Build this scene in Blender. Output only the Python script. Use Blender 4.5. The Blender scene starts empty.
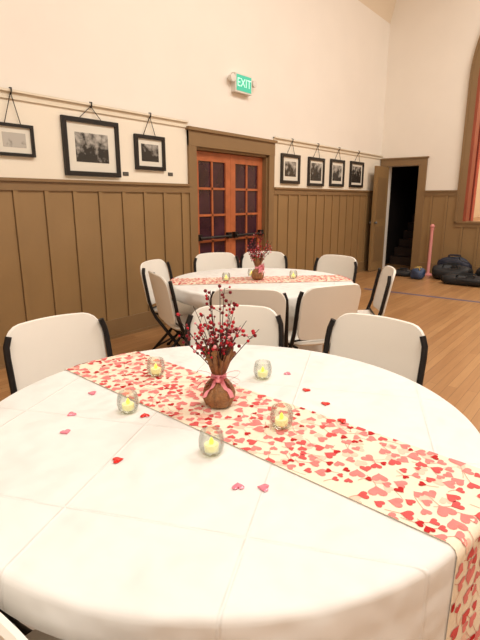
import bpy, math, random
from mathutils import Vector, Matrix
random.seed(7)
S = bpy.context.scene
COL = S.collection

# ------------------------------------------------------------ helpers
def lin(c):
    r = []
    for v in c[:3]:
        v = v/255.0
        r.append(v/12.92 if v <= 0.04045 else ((v+0.055)/1.055)**2.4)
    return (r[0], r[1], r[2], 1.0)

def mat(name, col, rough=0.6, var=0.0, scale=5.0, bump=0.0, bscale=40.0, metal=0.0, emis=None, estr=0.0, sheen=0.0, spec=0.5, coat=0.0):
    m = bpy.data.materials.new(name); m.use_nodes = True
    nt = m.node_tree; b = nt.nodes['Principled BSDF']
    c = lin(col)
    b.inputs['Base Color'].default_value = c
    b.inputs['Roughness'].default_value = rough
    b.inputs['Metallic'].default_value = metal
    b.inputs['Specular IOR Level'].default_value = spec
    b.inputs['Sheen Weight'].default_value = sheen
    b.inputs['Coat Weight'].default_value = coat
    tc = nt.nodes.new('ShaderNodeTexCoord')
    if var > 0:
        n = nt.nodes.new('ShaderNodeTexNoise'); n.inputs['Scale'].default_value = scale
        n.inputs['Detail'].default_value = 4
        nt.links.new(tc.outputs['Object'], n.inputs['Vector'])
        r = nt.nodes.new('ShaderNodeValToRGB')
        r.color_ramp.elements[0].position = 0.3; r.color_ramp.elements[1].position = 0.7
        r.color_ramp.elements[0].color = tuple([x*(1-var) for x in c[:3]]+[1])
        r.color_ramp.elements[1].color = tuple([min(1, x*(1+var)) for x in c[:3]]+[1])
        nt.links.new(n.outputs['Fac'], r.inputs['Fac'])
        nt.links.new(r.outputs['Color'], b.inputs['Base Color'])
    if bump > 0:
        n2 = nt.nodes.new('ShaderNodeTexNoise'); n2.inputs['Scale'].default_value = bscale
        n2.inputs['Detail'].default_value = 3
        nt.links.new(tc.outputs['Object'], n2.inputs['Vector'])
        bp = nt.nodes.new('ShaderNodeBump'); bp.inputs['Strength'].default_value = bump
        bp.inputs['Distance'].default_value = 0.01
        nt.links.new(n2.outputs['Fac'], bp.inputs['Height'])
        nt.links.new(bp.outputs['Normal'], b.inputs['Normal'])
    if emis:
        b.inputs['Emission Color'].default_value = lin(emis)
        b.inputs['Emission Strength'].default_value = estr
    return m

class MB:
    def __init__(s): s.v = []; s.f = []; s.m = []; s.mats = []
    def mi(s, m):
        if m not in s.mats: s.mats.append(m)
        return s.mats.index(m)
    def add(s, vs, fs, m):
        o = len(s.v); i = s.mi(m)
        s.v += [tuple(x) for x in vs]
        for f in fs:
            s.f.append([a+o for a in f]); s.m.append(i)
    def box(s, x0, x1, y0, y1, z0, z1, m):
        vs = [(x, y, z) for x in (x0, x1) for y in (y0, y1) for z in (z0, z1)]
        s.add(vs, [(0,1,3,2),(4,6,7,5),(0,4,5,1),(2,3,7,6),(0,2,6,4),(1,5,7,3)], m)
    def prism(s, quad4, quad4b, m):
        s.add(list(quad4)+list(quad4b), [(3,2,1,0),(4,5,6,7),(0,1,5,4),(1,2,6,5),(2,3,7,6),(3,0,4,7)], m)
    def tube(s, pts, r, m, n=8, r2=None, cap=True):
        pts = [Vector(p) for p in pts]; N = len(pts)
        vs = []; fs = []
        up = None
        for i, p in enumerate(pts):
            d = (pts[min(i+1, N-1)]-pts[max(i-1, 0)])
            if d.length < 1e-9: d = Vector((0, 0, 1))
            d.normalize()
            if up is None:
                up = d.orthogonal().normalized()
            else:
                up = (up - d*up.dot(d))
                up = up.normalized() if up.length > 1e-6 else d.orthogonal().normalized()
            w = d.cross(up)
            rr = r if r2 is None else r+(r2-r)*i/(N-1)
            for k in range(n):
                a = 2*math.pi*k/n
                vs.append(p+(up*math.cos(a)+w*math.sin(a))*rr)
        for i in range(N-1):
            for k in range(n):
                k2 = (k+1) % n
                fs.append((i*n+k, i*n+k2, (i+1)*n+k2, (i+1)*n+k))
        if cap:
            fs.append(tuple(range(n))[::-1]); fs.append(tuple((N-1)*n+k for k in range(n)))
        s.add(vs, fs, m)
    def lathe(s, prof, m, n=32, c=(0, 0, 0), mod=None, closed=False):
        vs = []; fs = []
        for i, (r, z) in enumerate(prof):
            for k in range(n):
                a = 2*math.pi*k/n
                rr, zz = (r, z) if mod is None else mod(r, z, a)
                vs.append((c[0]+rr*math.cos(a), c[1]+rr*math.sin(a), c[2]+zz))
        for i in range(len(prof)-1):
            for k in range(n):
                k2 = (k+1) % n
                fs.append((i*n+k, i*n+k2, (i+1)*n+k2, (i+1)*n+k))
        s.add(vs, fs, m)
    def sphere(s, c, r, m, n=8, h=5, sc=(1, 1, 1)):
        vs = [(c[0], c[1], c[2]-r*sc[2])]; fs = []
        for i in range(1, h):
            p = math.pi*i/h
            for k in range(n):
                a = 2*math.pi*k/n
                vs.append((c[0]+r*sc[0]*math.sin(p)*math.cos(a), c[1]+r*sc[1]*math.sin(p)*math.sin(a), c[2]-r*sc[2]*math.cos(p)))
        vs.append((c[0], c[1], c[2]+r*sc[2])); L = len(vs)-1
        for k in range(n):
            k2 = (k+1) % n
            fs.append((0, 1+k2, 1+k)); fs.append((L, 1+(h-2)*n+k, 1+(h-2)*n+k2))
        for i in range(h-2):
            for k in range(n):
                k2 = (k+1) % n
                fs.append((1+i*n+k, 1+i*n+k2, 1+(i+1)*n+k2, 1+(i+1)*n+k))
        s.add(vs, fs, m)
    def plate(s, P, nu, nv, th, m):
        fr = []; bk = []
        for j in range(nv+1):
            for i in range(nu+1):
                p, nrm = P(i/nu, j/nv)
                fr.append(p+nrm*th/2); bk.append(p-nrm*th/2)
        W = nu+1; n0 = len(fr)
        vs = fr+bk; fs = []
        for j in range(nv):
            for i in range(nu):
                a, b, c, d = j*W+i, j*W+i+1, (j+1)*W+i+1, (j+1)*W+i
                fs.append((a, b, c, d)); fs.append((n0+d, n0+c, n0+b, n0+a))
        ring = [i for i in range(W)]+[j*W+nu for j in range(1, nv+1)]+[nv*W+i for i in range(nu-1, -1, -1)]+[j*W for j in range(nv-1, 0, -1)]
        cen = sum((Vector(x) for x in vs), Vector())/len(vs)
        base = len(vs)
        for a in ring:
            mid = (vs[a]+vs[a+n0])/2
            o = (mid-cen).normalized()*th*0.35
            vs.append(mid+o)
        R = len(ring)
        for k in range(R):
            k2 = (k+1) % R; a, b = ring[k], ring[k2]
            fs.append((a, base+k, base+k2, b)); fs.append((base+k, a+n0, b+n0, base+k2))
        s.add(vs, fs, m)
    def obj(s, name, smooth=True, angle=35, parent=None, loc=None, rotz=0.0):
        me = bpy.data.meshes.new(name)
        me.from_pydata(s.v, [], s.f)
        for m in s.mats: me.materials.append(m)
        me.polygons.foreach_set('material_index', s.m)
        me.validate(); me.update()
        import bmesh
        bm = bmesh.new(); bm.from_mesh(me)
        bmesh.ops.recalc_face_normals(bm, faces=bm.faces)
        bm.to_mesh(me); bm.free()
        if smooth:
            me.shade_smooth()
            me.set_sharp_from_angle(angle=math.radians(angle))
        o = bpy.data.objects.new(name, me); COL.objects.link(o)
        if parent: o.parent = parent
        if loc: o.location = loc
        o.rotation_euler[2] = rotz
        return o

def empty(name, loc=(0, 0, 0), rotz=0):
    e = bpy.data.objects.new(name, None); e.empty_display_size = 0.1
    e.location = loc; e.rotation_euler[2] = rotz; COL.objects.link(e); return e

def inst(o, name, loc, rotz=0):
    n = bpy.data.objects.new(name, o.data); COL.objects.link(n)
    n.location = loc; n.rotation_euler[2] = rotz; return n

def sst(x):
    x = max(0, min(1, x)); return x*x*(3-2*x)

# ------------------------------------------------------------ materials
M_wall = mat('wall_white_paint', (240, 232, 221), 0.7, 0.015, 2, 0.08, 90)
M_wallb = mat('wall_white_paint_cream', (240, 230, 212), 0.7, 0.015, 2, 0.08, 90)
M_ceil = mat('ceiling_paint', (228, 212, 188), 0.8, 0.01)
M_brown = mat('wainscot_brown_paint', (148, 118, 79), 0.4, 0.05, 3, 0.05, 30)
M_brownt = mat('trim_brown_paint', (136, 108, 74), 0.38, 0.05, 3)
M_shadeline = mat('wainscot_painted_shadow', (96, 74, 50), 0.7)  # dark strip along each batten: its shadow line painted as colour
M_rail = mat('picture_rail_white', (230, 218, 196), 0.5, 0.02)
M_door = mat('stained_door_wood', (178, 100, 62), 0.32, 0.15, 8)
M_glassd = mat('night_glass_painted_reflection', (56, 30, 42), 0.1, 0.5, 3, emis=(80, 34, 44), estr=0.06)  # reddish tone and faint emission paint reflections into the opaque dark panes
M_black = mat('black_metal', (24, 22, 22), 0.4, metal=0.3)
M_blackw = mat('black_frame_wood', (22, 18, 16), 0.35)
M_matb = mat('picture_mat_board', (228, 222, 208), 0.8)
M_plas = mat('white_molded_plastic', (234, 229, 220), 0.42, 0.01, 5, 0.05, 200)
M_tube = mat('dark_bronze_tube', (34, 31, 31), 0.38, metal=0.5)
M_dark = mat('unlit_space_dark', (34, 26, 22), 0.8, 0.2)  # near-black base puts the darkness of the unlit stairwell into the colour
M_gray = mat('gray_metal', (120, 120, 120), 0.4, metal=0.6)

def cloth_mat():
    m = mat('white_tablecloth_fabric', (229, 227, 224), 0.8, 0.02, 4, 0.0, spec=0.25, sheen=0.1)
    nt = m.node_tree; b = nt.nodes['Principled BSDF']
    tc = nt.nodes.new('ShaderNodeTexCoord')
    mp = nt.nodes.new('ShaderNodeMapping'); mp.inputs['Rotation'].default_value[2] = math.radians(-24)
    mp.inputs['Location'].default_value = (.21, .13, 0)
    nt.links.new(tc.outputs['Object'], mp.inputs['Vector'])
    br = nt.nodes.new('ShaderNodeTexBrick'); br.offset = 0
    br.inputs['Scale'].default_value = 1; br.inputs['Mortar Size'].default_value = 0.006; br.inputs['Mortar Smooth'].default_value = 1.0
    br.inputs['Brick Width'].default_value = 0.42; br.inputs['Row Height'].default_value = 0.42
    nt.links.new(mp.outputs['Vector'], br.inputs['Vector'])
    b1 = nt.nodes.new('ShaderNodeBump'); b1.inputs['Strength'].default_value = 0.7; b1.inputs['Distance'].default_value = 0.003
    nt.links.new(br.outputs['Fac'], b1.inputs['Height'])
    n = nt.nodes.new('ShaderNodeTexNoise'); n.inputs['Scale'].default_value = 5; n.inputs['Detail'].default_value = 2
    nt.links.new(tc.outputs['Object'], n.inputs['Vector'])
    b2 = nt.nodes.new('ShaderNodeBump'); b2.inputs['Strength'].default_value = 0.9; b2.inputs['Distance'].default_value = 0.05
    nt.links.new(n.outputs['Fac'], b2.inputs['Height']); nt.links.new(b1.outputs['Normal'], b2.inputs['Normal'])
    nt.links.new(b2.outputs['Normal'], b.inputs['Normal'])
    return m
M_cloth = cloth_mat()

def floor_mat():
    m = bpy.data.materials.new('hardwood_floor'); m.use_nodes = True
    nt = m.node_tree; b = nt.nodes['Principled BSDF']
    tc = nt.nodes.new('ShaderNodeTexCoord')
    mp = nt.nodes.new('ShaderNodeMapping'); mp.inputs['Rotation'].default_value[2] = math.pi/2
    br = nt.nodes.new('ShaderNodeTexBrick')
    br.inputs['Color1'].default_value = lin((184, 141, 96)); br.inputs['Color2'].default_value = lin((166, 122, 80))
    br.inputs['Mortar'].default_value = lin((126, 88, 56)); br.inputs['Scale'].default_value = 1
    br.inputs['Mortar Size'].default_value = 0.0018; br.inputs['Brick Width'].default_value = 1.6
    br.inputs['Row Height'].default_value = 0.075; br.offset = 0.37
    nt.links.new(tc.outputs['Object'], mp.inputs['Vector']); nt.links.new(mp.outputs['Vector'], br.inputs['Vector'])
    mp2 = nt.nodes.new('ShaderNodeMapping'); mp2.inputs['Scale'].default_value = (22, 1.2, 1)
    nz = nt.nodes.new('ShaderNodeTexNoise'); nz.inputs['Scale'].default_value = 2; nz.inputs['Detail'].default_value = 5
    nt.links.new(tc.outputs['Object'], mp2.inputs['Vector']); nt.links.new(mp2.outputs['Vector'], nz.inputs['Vector'])
    rp = nt.nodes.new('ShaderNodeValToRGB'); rp.color_ramp.elements[0].color = (.74, .70, .66, 1); rp.color_ramp.elements[1].color = (1.1, 1.08, 1.05, 1)
    nt.links.new(nz.outputs['Fac'], rp.inputs['Fac'])
    mx = nt.nodes.new('ShaderNodeMix'); mx.data_type = 'RGBA'; mx.blend_type = 'MULTIPLY'; mx.inputs['Factor'].default_value = 1
    nt.links.new(br.outputs['Color'], mx.inputs[6]); nt.links.new(rp.outputs['Color'], mx.inputs[7])
    nt.links.new(mx.outputs[2], b.inputs['Base Color'])
    b.inputs['Roughness'].default_value = 0.3
    return m
M_floor = floor_mat()

# ------------------------------------------------------------ room shell
XL, XR, YB, YF = -4.1, 3.9, 9.9, -4.0
CX = -0.1
def ceil_z(x):
    prof = [(-4.0, 4.7), (-3.9, 5.1), (-3.65, 5.7), (-3.1, 6.3), (-2.0, 6.8), (0.0, 7.05)]
    a = -abs(x-CX)
    if a <= prof[0][0]: return prof[0][1]
    for (x0, z0), (x1, z1) in zip(prof, prof[1:]):
        if a <= x1: return z0+(z1-z0)*(a-x0)/(x1-x0)
    return prof[-1][1]

b = MB(); b.box(XL-0.2, XR+0.2, YF-0.2, YB+3.1, -0.1, 0, M_floor)
b.obj('floor', smooth=False)

DY0, DY1, DZ = 4.36, 5.86, 2.03
b = MB()
b.box(XL-0.2, XL, YF, DY0, 0, 4.7, M_wall)
b.box(XL-0.2, XL, DY1, YB+0.2, 0, 4.7, M_wall)
b.box(XL-0.2, XL, DY0, DY1, DZ, 4.7, M_wall)
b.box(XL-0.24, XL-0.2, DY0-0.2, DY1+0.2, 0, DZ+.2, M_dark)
b.obj('wall_left', smooth=False)
b = MB(); b.box(XR, XR+0.2, YF, YB+0.2, 0, 4.7, M_wall); b.obj('wall_right', smooth=False)

def gable(y0, y1, openings, name):
    b = MB()
    xs = sorted(set([round(XL+i*0.1, 3) for i in range(81)]+[XR]+[o for op in openings for o in (op[0], op[1])]))
    for x0, x1 in zip(xs, xs[1:]):
        if x1-x0 < 1e-4: continue
        xm = (x0+x1)/2
        segs = [(lambda x: 0.0, ceil_z)]
        for (a, c, lo, hi) in openings:
            if a < xm < c:
                segs = ([(lambda x: 0.0, lo)] if lo(xm) > 0 else [])+[(hi, ceil_z)]
        for lo, hi in segs:
            q = [(x0, lo(x0)), (x1, lo(x1)), (x1, hi(x1)), (x0, hi(x0))]
            b.prism([(x, y0, z) for x, z in q], [(x, y1, z) for x, z in q], M_wall)
    return b.obj(name, smooth=False)
AR, AZ = 2.3, 3.5
def arch(x):
    d = x-CX
    return AZ+math.sqrt(max(0, AR*AR-d*d))
BX0, BX1, BZ = -3.93, -3.3, 2.08
gable(YB, YB+0.2, [(BX0, BX1, lambda x: 0.0, lambda x: BZ), (CX-AR, CX+AR, lambda x: 1.0, arch)], 'wall_back')
gable(YF-0.2, YF, [], 'wall_front')
b = MB()
xs = [XL+i*0.1 for i in range(81)]
for x0, x1 in zip(xs, xs[1:]):
    q = [(x0, ceil_z(x0)), (x1, ceil_z(x1)), (x1, ceil_z(x1)+0.1), (x0, ceil_z(x0)+0.1)]
    b.prism([(x, YF-.2, z) for x, z in q], [(x, YB+.2, z) for x, z in q], M_ceil)
b.obj('ceiling', smooth=False)

CAP = 1.60
def wains_left(y0, y1, name):
    b = MB()
    b.box(XL, XL+0.02, y0, y1, 0, CAP-0.02, M_brown)
    y = y0+0.14
    while y < y1-0.04:
        b.box(XL+0.02, XL+0.034, y-0.022, y+0.022, 0.2, CAP-0.1, M_brown)
        b.box(XL+0.02, XL+0.022, y-0.027, y+0.027, 0.2, CAP-0.1, M_shadeline)
        y += 0.285
    b.box(XL+0.02, XL+0.04, y0, y1, 0.0, 0.20, M_brownt)
    b.box(XL+0.04, XL+0.055, y0, y1, 0.0, 0.03, M_brownt)
    b.box(XL+0.02, XL+0.038, y0, y1, CAP-0.10, CAP-0.025, M_brownt)
    b.box(XL, XL+0.06, y0, y1, CAP-0.025, CAP, M_brownt)
    b.obj(name, smooth=False)
wains_left(YF, DY0-0.13, 'trim_1')
wains_left(DY1+0.13, YB, 'trim_2')
b = MB()
for y0, y1 in ((YF, DY0-0.13), (DY1+0.13, YB)):
    b.box(XL, XL+0.022, y0, y1, 2.22, 2.29, M_rail)
    b.box(XL, XL+0.045, y0, y1, 2.272, 2.29, M_rail)
    b.box(XL, XL+0.006, y0, y1, CAP, 2.22, M_wallb)
b.obj('trim_3', smooth=False)

def wains_back(x0, x1, ztop, name, cap=True):
    b = MB()
    b.box(x0, x1, YB-0.02, YB, 0, ztop-0.02, M_brown)
    x = x0+0.14
    while x < x1-0.04:
        b.box(x-0.022, x+0.022, YB-0.034, YB-0.02, 0.2, ztop-0.1, M_brown)
        b.box(x-0.027, x+0.027, YB-0.022, YB-0.02, 0.2, ztop-0.1, M_shadeline); x += 0.285
    b.box(x0, x1, YB-0.04, YB-0.02, 0, 0.2, M_brownt)
    b.box(x0, x1, YB-0.038, YB-0.02, ztop-0.1, ztop-0.025, M_brownt)
    b.box(x0, x1, YB-0.06, YB, ztop-0.025, ztop, M_brownt)
    b.obj(name, smooth=False)
wains_back(BX1+0.15, CX-AR-0.14, CAP, 'trim_4')
wains_back(CX-AR-0.14, CX+AR+0.14, 1.02, 'trim_5')
wains_back(CX+AR+0.14, XR, CAP, 'trim_6')

# double-door casing (left wall)
b = MB()
t = XL+0.035
b.box(XL, t, DY0-0.13, DY0, 0, DZ+0.2, M_brownt)
b.box(XL, t, DY1, DY1+0.13, 0, DZ+0.2, M_brownt)
b.box(XL, t+0.005, DY0-0.13, DY1+0.13, DZ, DZ+0.18, M_brownt)
b.box(XL, t+0.03, DY0-0.15, DY1+0.15, DZ+0.17, DZ+0.205, M_brownt)
b.box(XL-0.2, XL, DY0, DY0+0.03, 0, DZ, M_brownt)
b.box(XL-0.2, XL, DY1-0.03, DY1, 0, DZ, M_brownt)
b.box(XL-0.2, XL, DY0, DY1, DZ-0.03, DZ, M_brownt)
b.obj('trim_7', smooth=False)
def leaf(y0, y1, name, hinge_left):
    b = MB(); x0, x1 = XL-0.11, XL-0.065
    st = 0.10
    b.box(x0, x1, y0, y0+st, 0.01, DZ-0.035, M_door); b.box(x0, x1, y1-st, y1, 0.01, DZ-0.035, M_door)
    b.box(x0, x1, y0+st, y1-st, DZ-0.035-0.11, DZ-0.035, M_door)
    b.box(x0, x1, y0+st, y1-st, 0.01, 0.25, M_door)
    gz0, gz1 = 0.25, DZ-0.145
    b.box(x0+0.015, x0+0.022, y0+st, y1-st, gz0, gz1, M_glassd)
    ym = (y0+y1)/2
    b.box(x0+0.005, x1-0.005, ym-0.014, ym+0.014, gz0, gz1, M_door)
    for k in range(1, 5):
        z = gz0+(gz1-gz0)*k/5
        b.box(x0+0.005, x1-0.005, y0+st, y1-st, z-0.014, z+0.014, M_door)
    b.box(x1, x1+0.05, y0+0.03, y0+0.10, 0.92, 1.0, M_black)
    b.box(x1, x1+0.05, y1-0.10, y1-0.03, 0.92, 1.0, M_black)
    b.tube([(x1+0.055, y0+0.05, 0.955), (x1+0.055, y1-0.05, 0.955)], 0.017, M_black)
    b.obj(name, smooth=True)
ym = (DY0+DY1)/2
leaf(DY0+0.032, ym-0.002, 'door_1', True)
leaf(ym+0.002, DY1-0.032, 'door_2', False)

# back door casing, leaf, dark stairwell
b = MB()
b.box(BX0-0.15, BX0, YB-0.035, YB, 0, BZ+0.02, M_brownt)
b.box(BX1, BX1+0.15, YB-0.035, YB, 0, BZ+0.02, M_brownt)
b.box(BX0-0.15, BX1+0.15, YB-0.04, YB, BZ, BZ+0.14, M_brownt)
b.box(BX0-0.16, BX1+0.17, YB-0.06, YB, BZ+0.13, BZ+0.155, M_brownt)
b.obj('trim_8', smooth=False)
b = MB()
w, h = 0.6, BZ-0.02
b.box(0, w, -0.02, 0.02, 0.01, h, M_brown)
for (za, zb) in ((0.2, 0.9), (1.05, 1.85)):
    for yy in (-0.026, 0.02):
        b.box(0.1, w-0.1, yy, yy+0.006, za, zb, M_brownt)
b.sphere((w-0.06, -0.06, 0.98), 0.028, M_gray, 10, 6); b.sphere((w-0.06, 0.06, 0.98), 0.028, M_gray, 10, 6)
b.tube([(w-0.06, -0.06, 0.98), (w-0.06, 0.06, 0.98)], 0.01, M_gray)
b.obj('door_3', smooth=True, loc=(BX0+0.02, YB-0.045, 0), rotz=math.radians(-92))
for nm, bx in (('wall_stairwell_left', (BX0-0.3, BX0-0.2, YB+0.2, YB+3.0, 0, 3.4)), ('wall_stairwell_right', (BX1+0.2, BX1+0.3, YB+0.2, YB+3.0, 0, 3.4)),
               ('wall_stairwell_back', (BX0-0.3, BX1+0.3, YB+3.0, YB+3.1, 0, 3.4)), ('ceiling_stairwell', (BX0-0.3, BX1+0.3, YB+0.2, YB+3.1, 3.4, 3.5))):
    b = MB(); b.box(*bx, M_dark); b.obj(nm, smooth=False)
M_step = mat('stair_wood', (56, 38, 28), 0.6)  # wood colour darkened to carry the stairwell's shade
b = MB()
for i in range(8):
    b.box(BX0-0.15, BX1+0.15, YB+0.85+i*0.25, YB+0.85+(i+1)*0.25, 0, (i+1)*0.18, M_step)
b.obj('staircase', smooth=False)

# proscenium arch trim, stage
M_red = mat('proscenium_reveal_wood', (150, 72, 48), 0.5, 0.1, 4)
b = MB()
def ring(r0, r1, y0, y1, m):
    n = 48
    def pr(r):
        L = [(CX-r, 1.0), (CX-r, AZ)]
        for i in range(1, n): 
            a = math.pi-math.pi*i/n
            L.append((CX+r*math.cos(a), AZ+r*math.sin(a)))
        L += [(CX+r, AZ), (CX+r, 1.0)]
        return L
    A, B = pr(r0), pr(r1)
    for i in range(len(A)-1):
        q = [A[i], A[i+1], B[i+1], B[i]]
        b.prism([(x, y0, z) for x, z in q], [(x, y1, z) for x, z in q], m)
ring(AR, AR+0.13, YB-0.04, YB, M_brownt)
ring(AR+0.11, AR+0.14, YB-0.06, YB, M_brownt)
ring(AR-0.05, AR+0.0, YB-0.03, YB+0.22, M_red)
b.obj('trim_9', smooth=False)
b = MB(); b.box(CX-AR-0.5, CX+AR+0.5, YB+0.2, YB+3.6, 0.9, 1.0, M_floor)
b.box(CX-AR, CX+AR, YB-0.05, YB+0.2, 0.985, 1.03, M_brownt)
b.obj('stage_floor', smooth=False)
M_stage = mat('stage_wall_paint', (240, 218, 186), 0.8)
for nm, bx in (('wall_stage_left', (CX-AR-0.6, CX-AR-0.5, YB+0.2, YB+3.6, 1.0, 6.2)), ('wall_stage_right', (CX+AR+0.5, CX+AR+0.6, YB+0.2, YB+3.6, 1.0, 6.2)),
               ('wall_stage_back', (CX-AR-0.6, CX+AR+0.6, YB+3.6, YB+3.7, 1.0, 6.2)), ('ceiling_stage', (CX-AR-0.6, CX+AR+0.6, YB+0.2, YB+3.7, 6.2, 6.3))):
    b = MB(); b.box(*bx, M_stage); b.obj(nm, smooth=False)
M_curt = mat('rose_curtain_fabric', (180, 84, 58), 0.8, 0.1, 5, sheen=0.2)
b = MB()
vs = []; fs = []; N = 50
for i in range(N+1):
    x = -2.85+0.52*i/N
    y = YB+0.45+0.035*math.sin(i*0.9)
    for z in (1.01, 2.5, 4.0, 5.9): vs.append((x, y, z))
for i in range(N):
    for j in range(3): fs.append((i*4+j, i*4+j+1, (i+1)*4+j+1, (i+1)*4+j))
b.add(vs, fs, M_curt)
b.obj('stage_curtain')

# court line on the floor
b = MB(); b.box(-3.2, XR, 7.37, 7.44, 0.0005, 0.002, mat('court_line_blue', (84, 90, 124), 0.4)); b.obj('floor_marking_line', smooth=False)

# ------------------------------------------------------------ pictures
def photo_mat(name, seed, dark):
    m = bpy.data.materials.new(name); m.use_nodes = True
    nt = m.node_tree; p = nt.nodes['Principled BSDF']; p.inputs['Roughness'].default_value = 0.25
    tc = nt.nodes.new('ShaderNodeTexCoord')
    sp = nt.nodes.new('ShaderNodeSeparateXYZ'); nt.links.new(tc.outputs['Object'], sp.inputs[0])
    mp = nt.nodes.new('ShaderNodeMapping'); mp.inputs['Location'].default_value = (seed*3.1, seed*1.7, seed)
    nt.links.new(tc.outputs['Object'], mp.inputs['Vector'])
    n = nt.nodes.new('ShaderNodeTexNoise'); n.inputs['Scale'].default_value = 14; n.inputs['Detail'].default_value = 6
    nt.links.new(mp.outputs['Vector'], n.inputs['Vector'])
    a = nt.nodes.new('ShaderNodeMath'); a.operation = 'MULTIPLY_ADD'; a.inputs[1].default_value = 1.4; a.inputs[2].default_value = 0
    nt.links.new(sp.outputs['Z'], a.inputs[0])
    s = nt.nodes.new('ShaderNodeMath'); s.operation = 'ADD'
    nt.links.new(n.outputs['Fac'], s.inputs[0]); nt.links.new(a.outputs[0], s.inputs[1])
    r = nt.nodes.new('ShaderNodeValToRGB')
    r.color_ramp.elements[0].position = 0.40+dark; r.color_ramp.elements[0].color = (0.03, 0.027, 0.023, 1)
    r.color_ramp.elements[1].position = 0.68+dark; r.color_ramp.elements[1].color = (0.5, 0.47, 0.42, 1)
    nt.links.new(s.outputs[0], r.inputs['Fac']); nt.links.new(r.outputs['Color'], p.inputs['Base Color'])
    return m
def picture(y0, y1, z0, z1, seed, dark=0.0, fw=0.03, mw=0.06):
    cy, cz = (y0+y1)/2, (z0+z1)/2
    hy, hz = (y1-y0)/2, (z1-z0)/2
    b = MB(); d = 0.03
    b.box(0, d, -hy, hy, hz-fw, hz, M_blackw); b.box(0, d, -hy, hy, -hz, -hz+fw, M_blackw)
    b.box(0, d, -hy, -hy+fw, -hz+fw, hz-fw, M_blackw); b.box(0, d, hy-fw, hy, -hz+fw, hz-fw, M_blackw)
    b.box(0, 0.012, -hy+fw, hy-fw, -hz+fw, hz-fw, M_matb)
    pm = photo_mat('archival_photo_print', seed, dark)
    b.box(0.012, 0.014, -hy+fw+mw, hy-fw-mw, -hz+fw+mw, hz-fw-mw, pm)
    top = 2.285-cz
    b.tube([(0.012, -hy*0.42, hz-0.01), (0.03, 0, top-0.02)], 0.0035, M_black, 5)
    b.tube([(0.012, hy*0.42, hz-0.01), (0.03, 0, top-0.02)], 0.0035, M_black, 5)
    b.tube([(0.03, 0, top-0.035), (0.045, 0, top-0.02), (0.05, 0, top+0.012), (0.02, 0, top+0.016)], 0.006, M_black, 6)
    b.obj('framed_photograph', smooth=False, loc=(XL+0.007, cy, cz))
picture(2.0, 2.34, 1.775, 2.03, 1, -0.3, 0.025, 0.045)
picture(2.62, 3.24, 1.64, 2.155, 2, 0.05, 0.042, 0.085)
picture(3.445, 3.86, 1.73, 2.08, 3, 0.12, 0.038, 0.05)
picture(6.18, 6.70, 1.66, 2.085, 4, 0.05, 0.045, 0.06)
picture(6.96, 7.48, 1.64, 2.085, 5, 0.12, 0.045, 0.04)
picture(7.70, 8.22, 1.65, 2.10, 6, 0.05, 0.045, 0.05)
picture(8.47, 9.03, 1.65, 2.11, 7, 0.14, 0.045, 0.04)
b = MB(); b.box(-0.002, 0.004, -0.035, 0.035, -0.018, 0.018, M_black); b.box(0.004, 0.005, -0.03, 0.03, -0.013, 0.013, mat('label_card', (90, 84, 74), .6))
l = b.obj('picture_label', smooth=False, loc=(XL+0.008, 3.32, 1.68))
inst(l, 'picture_label', (XL+0.008, 3.95, 1.70))

# exit sign
M_signw = mat('sign_housing_white', (228, 222, 212), 0.5)
M_signg = mat('exit_sign_green', (60, 186, 156), 0.4, emis=(70, 200, 165), estr=0.3)
M_signt = mat('exit_letters', (190, 250, 225), 0.4, emis=(210, 255, 235), estr=0.4)
ex = empty('exit_sign', (XL, 5.22, 2.84), 0)
b = MB()
b.box(0, 0.07, -0.17, 0.17, -0.11, 0.11, M_signw)
b.box(0.07, 0.074, -0.15, 0.15, -0.092, 0.092, M_signg)
b.obj('sign_housing', smooth=False, parent=ex)
for sgn in (-1, 1):
    b = MB()
    b.tube([(0.03, sgn*0.16, 0.02), (0.035, sgn*0.20, 0.03)], 0.015, M_signw)
    n0 = len(b.v)
    b.lathe([(0.0, -0.03), (0.03, -0.03), (0.042, 0.0), (0.045, 0.03), (0.038, 0.032), (0.0, 0.028)], M_signw, 16)
    for i in range(n0, len(b.v)):
        x, y, z = b.v[i]; b.v[i] = (0.05+z, sgn*0.225+y, 0.035+x)
    b.obj('lamp_head_1' if sgn < 0 else 'lamp_head_2', parent=ex)
fc = bpy.data.curves.new('t', 'FONT'); fc.body = 'EXIT'; fc.size = 0.14; fc.align_x = 'CENTER'; fc.align_y = 'CENTER'; fc.extrude = 0.001
fo = bpy.data.objects.new('t', fc); COL.objects.link(fo)
dg = bpy.context.evaluated_depsgraph_get()
tm = bpy.data.meshes.new_from_object(fo.evaluated_get(dg)); bpy.data.objects.remove(fo)
tm.materials.clear(); tm.materials.append(M_signt)
to = bpy.data.objects.new('exit_letters', tm); COL.objects.link(to); to.parent = ex
to.rotation_euler = (math.pi/2, 0, math.pi/2); to.location = (0.076, 0, 0)

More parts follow.
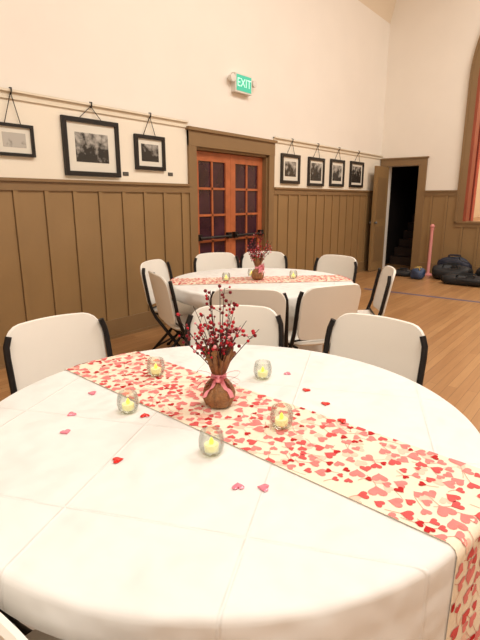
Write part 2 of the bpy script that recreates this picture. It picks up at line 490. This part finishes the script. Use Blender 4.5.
# ------------------------------------------------------------ folding chair
def chair_mesh():
    b = MB()
    z0, z1, W, cr = 0.50, 0.86, 0.24, 0.085
    def back(u, v):
        vv = 0.5-0.5*math.cos(math.pi*v)
        z = z0+(z1-z0)*vv
        w = W
        if z > z1-cr: w = W-cr+math.sqrt(max(0, cr*cr-(z-(z1-cr))**2))
        if z < z0+0.05: w = W-0.03+0.03*math.sqrt(max(0, 1-((z0+0.05-z)/0.05)**2))
        w -= 0.012*(1-vv)
        x = (2*u-1)*w
        k = (x/W)
        y = -0.185-0.20*(z-0.45)-0.035*(1-k*k)
        zz = z+0.018*(1-k*k)*(vv-0.4)
        n = Vector((-0.30*k, 1, 0.2)).normalized()
        return Vector((x, y, zz)), n
    b.plate(back, 16, 14, 0.018, M_plas)
    def seat(u, v):
        vv = 0.5-0.5*math.cos(math.pi*v)
        y = -0.185+0.395*vv
        w = 0.205+0.012*vv
        if vv > 0.85: w -= 0.05*(1-math.sqrt(max(0, 1-((vv-0.85)/0.15)**2)))
        if vv < 0.12: w -= 0.04*(1-math.sqrt(max(0, 1-((0.12-vv)/0.12)**2)))
        x = (2*u-1)*w
        z = 0.445+0.01*abs(2*u-1)**2-0.012*math.sin(math.pi*vv)
        if vv > 0.8: z -= 0.02*((vv-0.8)/0.2)**2
        return Vector((x, y, z)), Vector((0, 0, 1))
    b.plate(seat, 14, 12, 0.026, M_plas)
    for s in (-1, 1):
        X = s*0.247
        b.tube([(X*0.92, -0.235, 0.835), (X*0.985, -0.23, 0.79), (X, -0.22, 0.74), (X, -0.185, 0.55), (X, -0.155, 0.46), (X, -0.12, 0.40), (X, 0.225, 0.012)], 0.0145, M_tube, 10)
        b.tube([(s*0.215, 0.13, 0.43), (s*0.215, 0.10, 0.40), (s*0.215, -0.25, 0.012)], 0.012, M_tube, 10)
        b.tube([(X, 0.222, 0.02), (X, 0.235, 0.0)], 0.018, M_black, 10)
        b.tube([(s*0.215, -0.247, 0.02), (s*0.215, -0.26, 0.0)], 0.017, M_black, 10)
        b.tube([(s*0.205, -0.16, 0.425), (s*0.205, 0.17, 0.425)], 0.009, M_tube, 8)
        b.tube([(s*0.20, -0.005, 0.27), (s*0.25, -0.005, 0.27)], 0.007, M_gray, 8)
    b.tube([(-0.238, 0.15, 0.095), (0.238, 0.15, 0.095)], 0.009, M_tube)
    b.tube([(-0.215, -0.17, 0.105), (0.215, -0.17, 0.105)], 0.009, M_tube)
    b.tube([(-0.238, -0.165, 0.48), (0.238, -0.165, 0.48)], 0.008, M_tube)
    return b
BO = 0.27
T1 = (-0.925, 1.09); T2 = (-2.39, 3.34); TR = 0.785; TH = 0.75
ch1 = [(-2.07, 1.20, 0), (-1.55, 1.93, 0), (-0.85, 2.16, 0), (-0.735, 0.25, 14)]
ch2 = [(-3.38, 3.00, 0), (-3.36, 3.86, 0), (-3.04, 4.30, 0), (-2.22, 4.44, 0), (-1.48, 3.90, 0), (-1.46, 2.88, 0), (-1.83, 2.42, 0), (-2.80, 2.52, 0)]
chair0 = None
dents = {0: [], 1: []}
for ti, (T, L) in enumerate(((T1, ch1), (T2, ch2))):
    for (x, y, off) in L:
        a = math.atan2(T[1]-y, T[0]-x)
        if off: a = math.radians(84)
        lx, ly = x+BO*math.cos(a), y+BO*math.sin(a)
        rz = a-math.pi/2
        if chair0 is None:
            chair0 = chair_mesh().obj('folding_chair', loc=(lx, ly, 0), rotz=rz, angle=50)
        else:
            inst(chair0, 'folding_chair', (lx, ly, 0), rz)
        dx, dy = lx-T[0], ly-T[1]
        dents[ti].append((math.atan2(dy, dx), max(0.3, math.hypot(dx, dy)-0.265)))

# ------------------------------------------------------------ tables
FI = 0.018
def skirt_r(ti, th, z):
    d = TH-z
    f = sst(d/0.65)
    r = TR+0.03*f+f*(0.016*math.sin(9*th+1+ti)+0.011*math.sin(14*th+2.1)+0.012*math.sin(5*th+ti*2))
    for (t0, rf) in dents[ti]:
        dl = (th-t0+math.pi) % (2*math.pi)-math.pi
        if abs(dl) < 0.75:
            lim = rf/math.cos(dl)
            w = sst((0.66-z)/0.16)*sst((0.75-abs(dl))/0.3)
            if lim < r: r = r+(lim-r)*w
    return r
def prof(ti, th, q, off=0.0):
    L = FI*math.pi/2
    if q <= 0: return TR-FI+q, TH+off
    if q < L:
        a = q/FI
        return TR-FI+(FI+off)*math.sin(a), TH-FI+(FI+off)*math.cos(a)
    z = TH-FI-(q-L)
    return skirt_r(ti, th, z)+off, z
tables = []
for ti, T in enumerate((T1, T2)):
    e = empty('round_banquet_table', (T[0], T[1], 0)); tables.append(e)
    b = MB(); n = 220
    qs = [-(TR-FI)+ (TR-FI)*k/10 for k in range(1, 10)]+[0, FI*0.4, FI*0.8, FI*1.2, FI*1.57]
    qmax = FI*1.57+TH-FI-0.012
    qs += [FI*1.57+(qmax-FI*1.57)*k/22 for k in range(1, 23)]
    vs = [(0, 0, TH)]; fs = []
    for q in qs:
        for k in range(n):
            th = 2*math.pi*k/n
            r, z = prof(ti, th, q)
            vs.append((r*math.cos(th), r*math.sin(th), z))
    for k in range(n): fs.append((0, 1+k, 1+(k+1) % n))
    for i in range(len(qs)-1):
        for k in range(n):
            k2 = (k+1) % n
            fs.append((1+i*n+k, 1+i*n+k2, 1+(i+1)*n+k2, 1+(i+1)*n+k))
    b.add(vs, fs, M_cloth)
    b.obj('tablecloth', parent=e, angle=80)
    b = MB(); b.lathe([(0, 0.745), (TR-0.02, 0.745), (TR-0.012, 0.73), (TR-0.02, 0.715), (0, 0.715)], M_plas, 48)
    b.obj('tabletop', parent=e)
    b = MB()
    for s in (-1, 1):
        b.tube([(s*0.22, -0.26, 0.71), (s*0.22, -0.24, 0.02), (s*0.22, 0.24, 0.02), (s*0.22, 0.26, 0.71)], 0.014, M_tube)
    b.obj('folding_legs', parent=e)

# ------------------------------------------------------------ runners with printed hearts
M_run = mat('runner_cream_fabric', (240, 225, 203), 0.85, 0.03, 20, 0.05, 120, spec=0.2)
M_h = [mat('heart_print_blush', (236, 198, 178), 0.85, spec=.2), mat('heart_print_pink', (224, 132, 128), 0.85, 0.1, 40, spec=.2),
       mat('heart_print_coral', (210, 88, 88), 0.85, 0.08, 40, spec=.2), mat('heart_print_red', (186, 38, 42), 0.85, 0.08, 40, spec=.2)]
M_stem = mat('heart_stem_print', (212, 150, 132), 0.85)
def heart2d(n=14):
    P = []
    for i in range(n):
        t = 2*math.pi*i/n
        x = 16*math.sin(t)**3; y = 13*math.cos(t)-5*math.cos(2*t)-2*math.cos(3*t)-math.cos(4*t)
        P.append((x/32, (y+2)/32))
    return P
HP = heart2d(20)
def runner(ti, T, C0, ang, w, drop0, drop1, seed):
    rnd = random.Random(seed)
    d = Vector((math.cos(ang), math.sin(ang))); nrm = Vector((-d.y, d.x))
    c = Vector(C0)-Vector(T)
    def edge(t):
        p = c+nrm*t
        bq = p.dot(d); cq = p.dot(p)-(TR-FI)**2
        D = math.sqrt(max(0, bq*bq-cq))
        return -bq-D, -bq+D
    def P(s, t, off):
        t = max(-w/2, min(w/2, t))
        s0, s1 = edge(t)
        if s0 <= s <= s1:
            p = c+d*s+nrm*t
            return Vector((T[0]+p.x, T[1]+p.y, TH+off))
        se = s0 if s < s0 else s1
        p = c+d*se+nrm*t
        th = math.atan2(p.y, p.x)
        r, z = prof(ti, th, abs(s-se), off)
        return Vector((T[0]+r*math.cos(th), T[1]+r*math.sin(th), z))
    s0, s1 = edge(0); sa, sb = s0-drop0, s1+drop1
    b = MB(); ns, nt_ = 160, 12
    vs = [P(sa+(sb-sa)*i/ns, -w/2+w*j/nt_, 0.004) for i in range(ns+1) for j in range(nt_+1)]
    lo = [P(sa+(sb-sa)*i/ns, -w/2+w*j/nt_, 0.0025) for i in range(ns+1) for j in range(nt_+1)]
    fs = []; W = nt_+1
    for i in range(ns):
        for j in range(nt_): fs.append((i*W+j, i*W+j+1, (i+1)*W+j+1, (i+1)*W+j))
    n0 = len(vs)
    fs += [tuple(n0+a for a in f[::-1]) for f in fs]
    for i in range(ns):
        for j in (0, nt_):
            a, bb = i*W+j, (i+1)*W+j
            fs.append((a, bb, bb+n0, a+n0))
    b.add(vs+lo, fs, M_run)
    placed = []
    def tryheart(k, size, off, sepf):
        for _ in range(80):
            s = rnd.uniform(sa+0.01, sb-0.01); t = rnd.uniform(-w/2, w/2)
            if all((s-a)**2+(t-bb)**2 > ((size+sz)*sepf)**2 for a, bb, sz in placed): break
        else: return
        placed.append((s, t, size))
        rot = rnd.uniform(-1.1, 1.1)+(math.pi if rnd.random() < .25 else 0)-math.pi/2
        cr, sr = math.cos(rot), math.sin(rot)
        pts = []
        for (x, y) in HP:
            X = (x*cr-y*sr)*size; Y = (x*sr+y*cr)*size
            ss = max(sa, min(sb, s+X))
            pts.append(P(ss, t+Y, off))
        cen = P(s, t, off)
        b.add([cen]+pts, [(0, 1+i, 1+(i+1) % len(pts)) for i in range(len(pts))], M_h[k])
        if rnd.random() < 0.45:
            tip = []
            L = size*rnd.uniform(.8, 1.6); bend = rnd.uniform(-.6, .6)
            for i in range(5):
                f = i/4; x, y = bend*f*f*.4*size*2, -size*.45-L*f
                for o in (-.0008, .0008):
                    X = ((x+o)*cr-y*sr); Y = ((x+o)*sr+y*cr)
                    tip.append(P(max(sa, min(sb, s+X)), t+Y, off-0.0002))
            b.add(tip, [(2*i, 2*i+1, 2*i+3, 2*i+2) for i in range(4)], M_stem)
    A = (sb-sa)*w
    for _ in range(int(A*150)): tryheart(0, rnd.uniform(.028, .046), 0.0046, 0.42)
    placed[:] = []
    for _ in range(int(A*110)): tryheart(1, rnd.uniform(.034, .048), 0.0050, 0.44)
    for _ in range(int(A*280)): tryheart(1, rnd.uniform(.022, .036), 0.0050, 0.44)
    for _ in range(int(A*210)): tryheart(2, rnd.uniform(.018, .036), 0.0053, 0.42)
    for _ in range(int(A*130)): tryheart(3, rnd.uniform(.014, .027), 0.0056, 0.42)
    b.obj('table_runner', angle=60)
runner(0, T1, (-0.955, 1.128), math.radians(-4), 0.335, 0.22, 0.36, 3)
runner(1, T2, (-2.39, 3.33), math.radians(46), 0.335, 0.22, 0.22, 9)

# ------------------------------------------------------------ centerpiece
M_burl = mat('brown_burlap_wrap', (146, 104, 64), 0.45, 0.3, 60, 0.6, 110)
M_twig = mat('dark_twig', (64, 34, 26), 0.7)
M_bdk = mat('burgundy_berry', (116, 12, 26), 0.35, spec=.3)
M_brd = mat('red_berry', (184, 20, 38), 0.35, spec=.3)
M_bpk = mat('pink_berry', (230, 150, 158), 0.4)
M_rib = mat('pink_ribbon', (236, 150, 162), 0.4, 0.1, 30)
def centerpiece(seed):
    rnd = random.Random(seed); b = MB()
    prof_ = [(0.0, 0.0), (0.034, 0.0), (0.044, 0.006), (0.053, 0.03), (0.054, 0.045), (0.047, 0.066), (0.032, 0.084), (0.021, 0.098), (0.019, 0.106),
             (0.024, 0.118), (0.031, 0.14), (0.038, 0.165), (0.049, 0.192)]
    def mod(r, z, a):
        k = 0.03+0.10*sst((z-0.03)/0.16)
        zz = z+(0.018*math.sin(5*a+1)+0.008*math.sin(11*a) if z > 0.17 else 0)
        return r*(1+k*math.sin(11*a+z*12)+k*.5*math.sin(17*a)), zz
    b.lathe(prof_, M_burl, 88, mod=mod)
    b.lathe([(0.047, 0.190), (0.036, 0.165), (0.029, 0.14), (0.018, 0.11)], M_burl, 88, mod=mod)
    b.lathe([(0.023, 0.094), (0.026, 0.098), (0.026, 0.108), (0.023, 0.112)], M_rib, 24)
    fdir = Vector((0.62, -0.78, 0)); sd = Vector((0.78, 0.62, 0)); kn = fdir*0.032+Vector((0, 0, 0.1))
    def ribbon(path, w):
        vs = []; fs = []
        for i, (p, up) in enumerate(path):
            vs += [p-up*w/2, p+up*w/2]
        for i in range(len(path)-1): fs.append((2*i, 2*i+1, 2*i+3, 2*i+2))
        b.add(vs, fs, M_rib)
    for s in (-1, 1):
        for lift in (0.018, -0.004, -0.02):
            path = []
            for i in range(13):
                a = 2*math.pi*i/12
                lx = 0.035*(1-math.cos(a)); lz = 0.016*math.sin(a)
                path.append((kn+sd*s*lx+fdir*0.006*math.sin(a)+Vector((0, 0, lz+lift*lx/0.05)), (fdir*0.9+Vector((0, 0, .4))).normalized()))
            ribbon(path, 0.022)
        path = [(kn+sd*s*(0.01+0.035*f)+fdir*(0.022*f)+Vector((0, 0, -0.055*f-0.008*math.sin(6*f))), (sd*.8+Vector((0, 0, .3))).normalized()) for f in [i/8 for i in range(9)]]
        ribbon(path, 0.014)
    b.sphere(kn, 0.011, M_rib, 10, 6)
    for i in range(22):
        a = 2*math.pi*i/22+rnd.uniform(-.3, .3); lean = rnd.uniform(0.03, 0.145); H = rnd.uniform(0.28, 0.385)-lean*0.5
        if i % 6 == 0: H = 0.395-i*.001; lean = rnd.uniform(.0, .05)
        bend = rnd.uniform(-.03, .03)
        pts = []
        for k in range(9):
            f = k/8
            rr = 0.008+lean*f**1.3
            aa = a+bend*10*f
            pts.append(Vector((rr*math.cos(aa), rr*math.sin(aa), 0.10+(H-0.10)*f)))
        b.tube(pts, 0.0022, M_twig, 5, r2=0.001)
        for k in range(rnd.randint(9, 13)):
            f = rnd.uniform(0.38, 1)
            j = min(7, int(f*8)); p = pts[j].lerp(pts[j+1], f*8-j)
            o = Vector((rnd.gauss(0, 1), rnd.gauss(0, 1), rnd.uniform(.1, 1.2))).normalized()*rnd.uniform(.008, .026)
            b.tube([p, p+o*.6+Vector((0, 0, -.001)), p+o], 0.0008, M_twig, 4)
            m = rnd.choices([M_bdk, M_brd, M_bpk], [5, 5, 1.4])[0]
            b.sphere(p+o, rnd.uniform(.0035, .0065), m, 8, 5)
    return b
cp = centerpiece(4).obj('berry_centerpiece_vase', loc=(-0.975, 1.13, TH+0.006), angle=60)
c2 = inst(cp, 'berry_centerpiece_vase', (-2.41, 3.32, TH+0.006), 1.3)

# ------------------------------------------------------------ votives
def glass_mat():
    m = bpy.data.materials.new('clear_votive_glass'); m.use_nodes = True
    nt = m.node_tree; nt.nodes.clear()
    out = nt.nodes.new('ShaderNodeOutputMaterial'); mx = nt.nodes.new('ShaderNodeMixShader')
    tr = nt.nodes.new('ShaderNodeBsdfTransparent'); tr.inputs[0].default_value = (.93, .94, .92, 1)
    gl = nt.nodes.new('ShaderNodeBsdfGlossy'); gl.inputs['Roughness'].default_value = .05
    fr = nt.nodes.new('ShaderNodeLayerWeight'); fr.inputs['Blend'].default_value = 0.3
    ml = nt.nodes.new('ShaderNodeMath'); ml.operation = 'MULTIPLY_ADD'; ml.inputs[1].default_value = .45; ml.inputs[2].default_value = .03
    nt.links.new(fr.outputs['Fresnel'], ml.inputs[0]); nt.links.new(ml.outputs[0], mx.inputs[0])
    nt.links.new(tr.outputs[0], mx.inputs[1]); nt.links.new(gl.outputs[0], mx.inputs[2]); nt.links.new(mx.outputs[0], out.inputs[0])
    return m
M_glass = glass_mat()
M_wax = mat('tealight_white', (240, 236, 200), 0.5, emis=(255, 236, 120), estr=0.35)
M_flame = mat('led_flame', (255, 214, 60), 0.4, emis=(255, 204, 60), estr=2.2)
b = MB()
b.lathe([(0, 0.0), (0.022, 0.0), (0.030, 0.008), (0.0355, 0.026), (0.035, 0.044), (0.0305, 0.064), (0.0295, 0.066), (0.0285, 0.064), (0.033, 0.044), (0.0335, 0.026), (0.028, 0.011), (0.0, 0.008)], M_glass, 32)
b.lathe([(0, 0.009), (0.019, 0.009), (0.0195, 0.011), (0.0195, 0.027), (0.0185, 0.0285), (0.012, 0.027), (0, 0.027)], M_wax, 24)
b.lathe([(0.0, 0.027), (0.0055, 0.029), (0.0065, 0.034), (0.004, 0.042), (0.0, 0.048)], M_flame, 12)
v0 = b.obj('votive_candle_holder', loc=(-1.35, 1.19, TH+0.006), angle=50)
for (x, y, on) in [(-1.178, .913, 0), (-.79, .882, 0), (-.72, 1.12, 1), (-1.01, 1.43, 0)]:
    inst(v0, 'votive_candle_holder', (x, y, TH+(0.006 if on else 0.001)))
for (x, y) in [(-2.58, 3.10), (-2.20, 3.56), (-2.55, 3.42)]:
    inst(v0, 'votive_candle_holder', (x, y, TH+0.006))

# ------------------------------------------------------------ scattered acrylic hearts
M_gr = mat('red_acrylic', (216, 36, 34), 0.15, coat=.5); M_gp = mat('pink_acrylic', (232, 130, 150), 0.15, coat=.5)
def gem(m):
    b = MB(); L = []
    n = len(HP)
    for (k, z) in ((.8, 0), (1, .0025), (.8, .005)):
        L += [(x*.032*k, y*.032*k, z) for x, y in HP]
    fs = [(j*n+i, j*n+(i+1) % n, (j+1)*n+(i+1) % n, (j+1)*n+i) for j in range(2) for i in range(n)]
    L += [(0, 0, .006), (0, 0, 0)]
    fs += [(2*n+i, 2*n+(i+1) % n, 3*n) for i in range(n)]+[((i+1) % n, i, 3*n+1) for i in range(n)]
    b.add(L, fs, m); return b
g = {0: None, 1: None}
for i, (x, y, c) in enumerate([(-1.304, .784, 1), (-1.208, .704, 1), (-.959, .70, 0), (-.635, .802, 1), (-.584, .834, 1), (-.813, 1.424, 0),
                (-.958, 1.53, 1), (-.592, 1.27, 0), (-1.112, .925, 0), (-1.40, .93, 1), (-.70, 1.36, 0)]):
    z = TH+(0.0065 if (x, y) == (-.592, 1.27) else 0.0006)
    if g[c] is None: g[c] = gem(M_gp if c else M_gr).obj('heart_confetti_gem', loc=(x, y, z), rotz=i*1.3)
    else: inst(g[c], 'heart_confetti_gem', (x, y, z), i*1.3)

# ------------------------------------------------------------ items by the stage
M_pink = mat('pink_painted_post', (216, 142, 138), 0.5)
b = MB()
b.lathe([(0, 0), (0.13, 0), (0.13, 0.015), (0.04, 0.03), (0.03, 0.05), (0.028, 0.86), (0.036, 0.87), (0.036, 0.89), (0.02, 0.90)], M_pink, 20)
b.sphere((0, 0, 0.93), 0.045, M_pink, 12, 8)
b.obj('pink_stanchion_post', loc=(-2.86, 9.6, 0))
M_bag = mat('black_nylon_bag', (18, 18, 21), 0.6, 0.3, 8, 0.4, 18)
M_bag2 = mat('navy_fabric', (26, 30, 48), 0.6, 0.3, 8)
M_bag3 = mat('blue_nylon', (50, 66, 96), 0.5, 0.3, 8)
M_bag4 = mat('yellow_tan_strap', (190, 160, 90), 0.6)
def bag(name, loc, sx, sy, sz, rot, m, seed, sm=None):
    rnd = random.Random(seed); b = MB()
    n, h = 28, 14; vs = []; fs = []
    ph = [rnd.uniform(0, 6) for _ in range(6)]
    for i in range(h+1):
        p = -math.pi/2+math.pi*i/h
        for k in range(n):
            a = 2*math.pi*k/n
            def se(v, e): return math.copysign(abs(v)**e, v)
            w = 1+.07*math.sin(3*a+ph[0]+2*p)+.04*math.sin(7*a+ph[1])*math.cos(3*p)
            x = sx*se(math.cos(p), .5)*se(math.cos(a), .6)*w; y = sy*se(math.cos(p), .5)*se(math.sin(a), .6)*w
            z = sz*(se(math.sin(p), .6)+1)*(1-.12*math.sin(2*a+ph[2])*(p > 0))
            vs.append((x, y, z))
    for i in range(h):
        for k in range(n):
            k2 = (k+1) % n; fs.append((i*n+k, i*n+k2, (i+1)*n+k2, (i+1)*n+k))
    b.add(vs, fs, m)
    for s in (-1, 1):
        b.tube([(-sx*.4, s*sy*.4, sz*1.9), (-sx*.3, s*sy*.5, sz*2.4), (sx*.3, s*sy*.5, sz*2.4), (sx*.4, s*sy*.4, sz*1.9)], .012, sm or m, 6)
    b.tube([(-sx*.8, 0, sz*1.75), (0, 0, sz*2.04), (sx*.8, 0, sz*1.75)], .006, M_gray, 5)
    b.obj(name, loc=loc, rotz=rot)
bag('duffel_bag', (-2.36, 9.28, 0), .34, .2, .12, 0, M_bag, 1)
bag('backpack', (-1.66, 9.3, 0), .28, .2, .14, 0, M_bag, 2)
bag('duffel_bag', (-3.22, 9.2, 0), .22, .15, .055, .1, M_bag, 3)
bag('sleeping_bag', (-2.42, 9.66, 0), .30, .11, .17, 0, M_bag2, 4)
bag('backpack', (-1.98, 8.82, 0), .38, .17, .075, 0, M_bag, 5)
bag('tote_bag', (-2.86, 8.98, 0), .12, .12, .09, 0, M_bag3, 6, M_bag4)

# ------------------------------------------------------------ lights
def area(name, loc, sx, sy, e, col, rot=(0, 0, 0)):
    l = bpy.data.lights.new(name, 'AREA'); l.shape = 'RECTANGLE'; l.size = sx; l.size_y = sy; l.energy = e; l.color = col
    o = bpy.data.objects.new(name, l); o.location = loc; o.rotation_euler = rot; COL.objects.link(o)
W = (1, .96, .885)
area('ceiling_light_near', (0.6, 0.3, 5.6), 2.0, 2.0, 112, W)
area('ceiling_light_mid', (0.2, 4.2, 5.8), 2.0, 2.0, 170, W, (0, math.radians(10), 0))
area('ceiling_light_far', (0.4, 8.0, 5.8), 2.0, 2.0, 140, W, (0, math.radians(8), 0))
area('ceiling_light_rear', (0.5, -2.4, 5.4), 2.0, 1.5, 76, W)
area('stage_light', (-0.5, 12.0, 5.9), 2.0, 2.0, 110, W)
w = bpy.data.worlds.new('world'); w.use_nodes = True; S.world = w
w.node_tree.nodes['Background'].inputs[0].default_value = (.9, .85, .8, 1); w.node_tree.nodes['Background'].inputs[1].default_value = .15

# ------------------------------------------------------------ camera
cam = bpy.data.cameras.new('camera'); co = bpy.data.objects.new('camera', cam); COL.objects.link(co)
cam.sensor_fit = 'VERTICAL'; cam.sensor_height = 36; cam.sensor_width = 27; cam.lens = 27.0; cam.clip_start = 0.05
co.location = (0, 0, 1.42)
yaw = math.radians(38.1)
co.rotation_euler = (math.radians(90-14.04), 0, yaw)
S.camera = co
S.view_settings.view_transform = 'Standard'
S.view_settings.exposure = 0.15
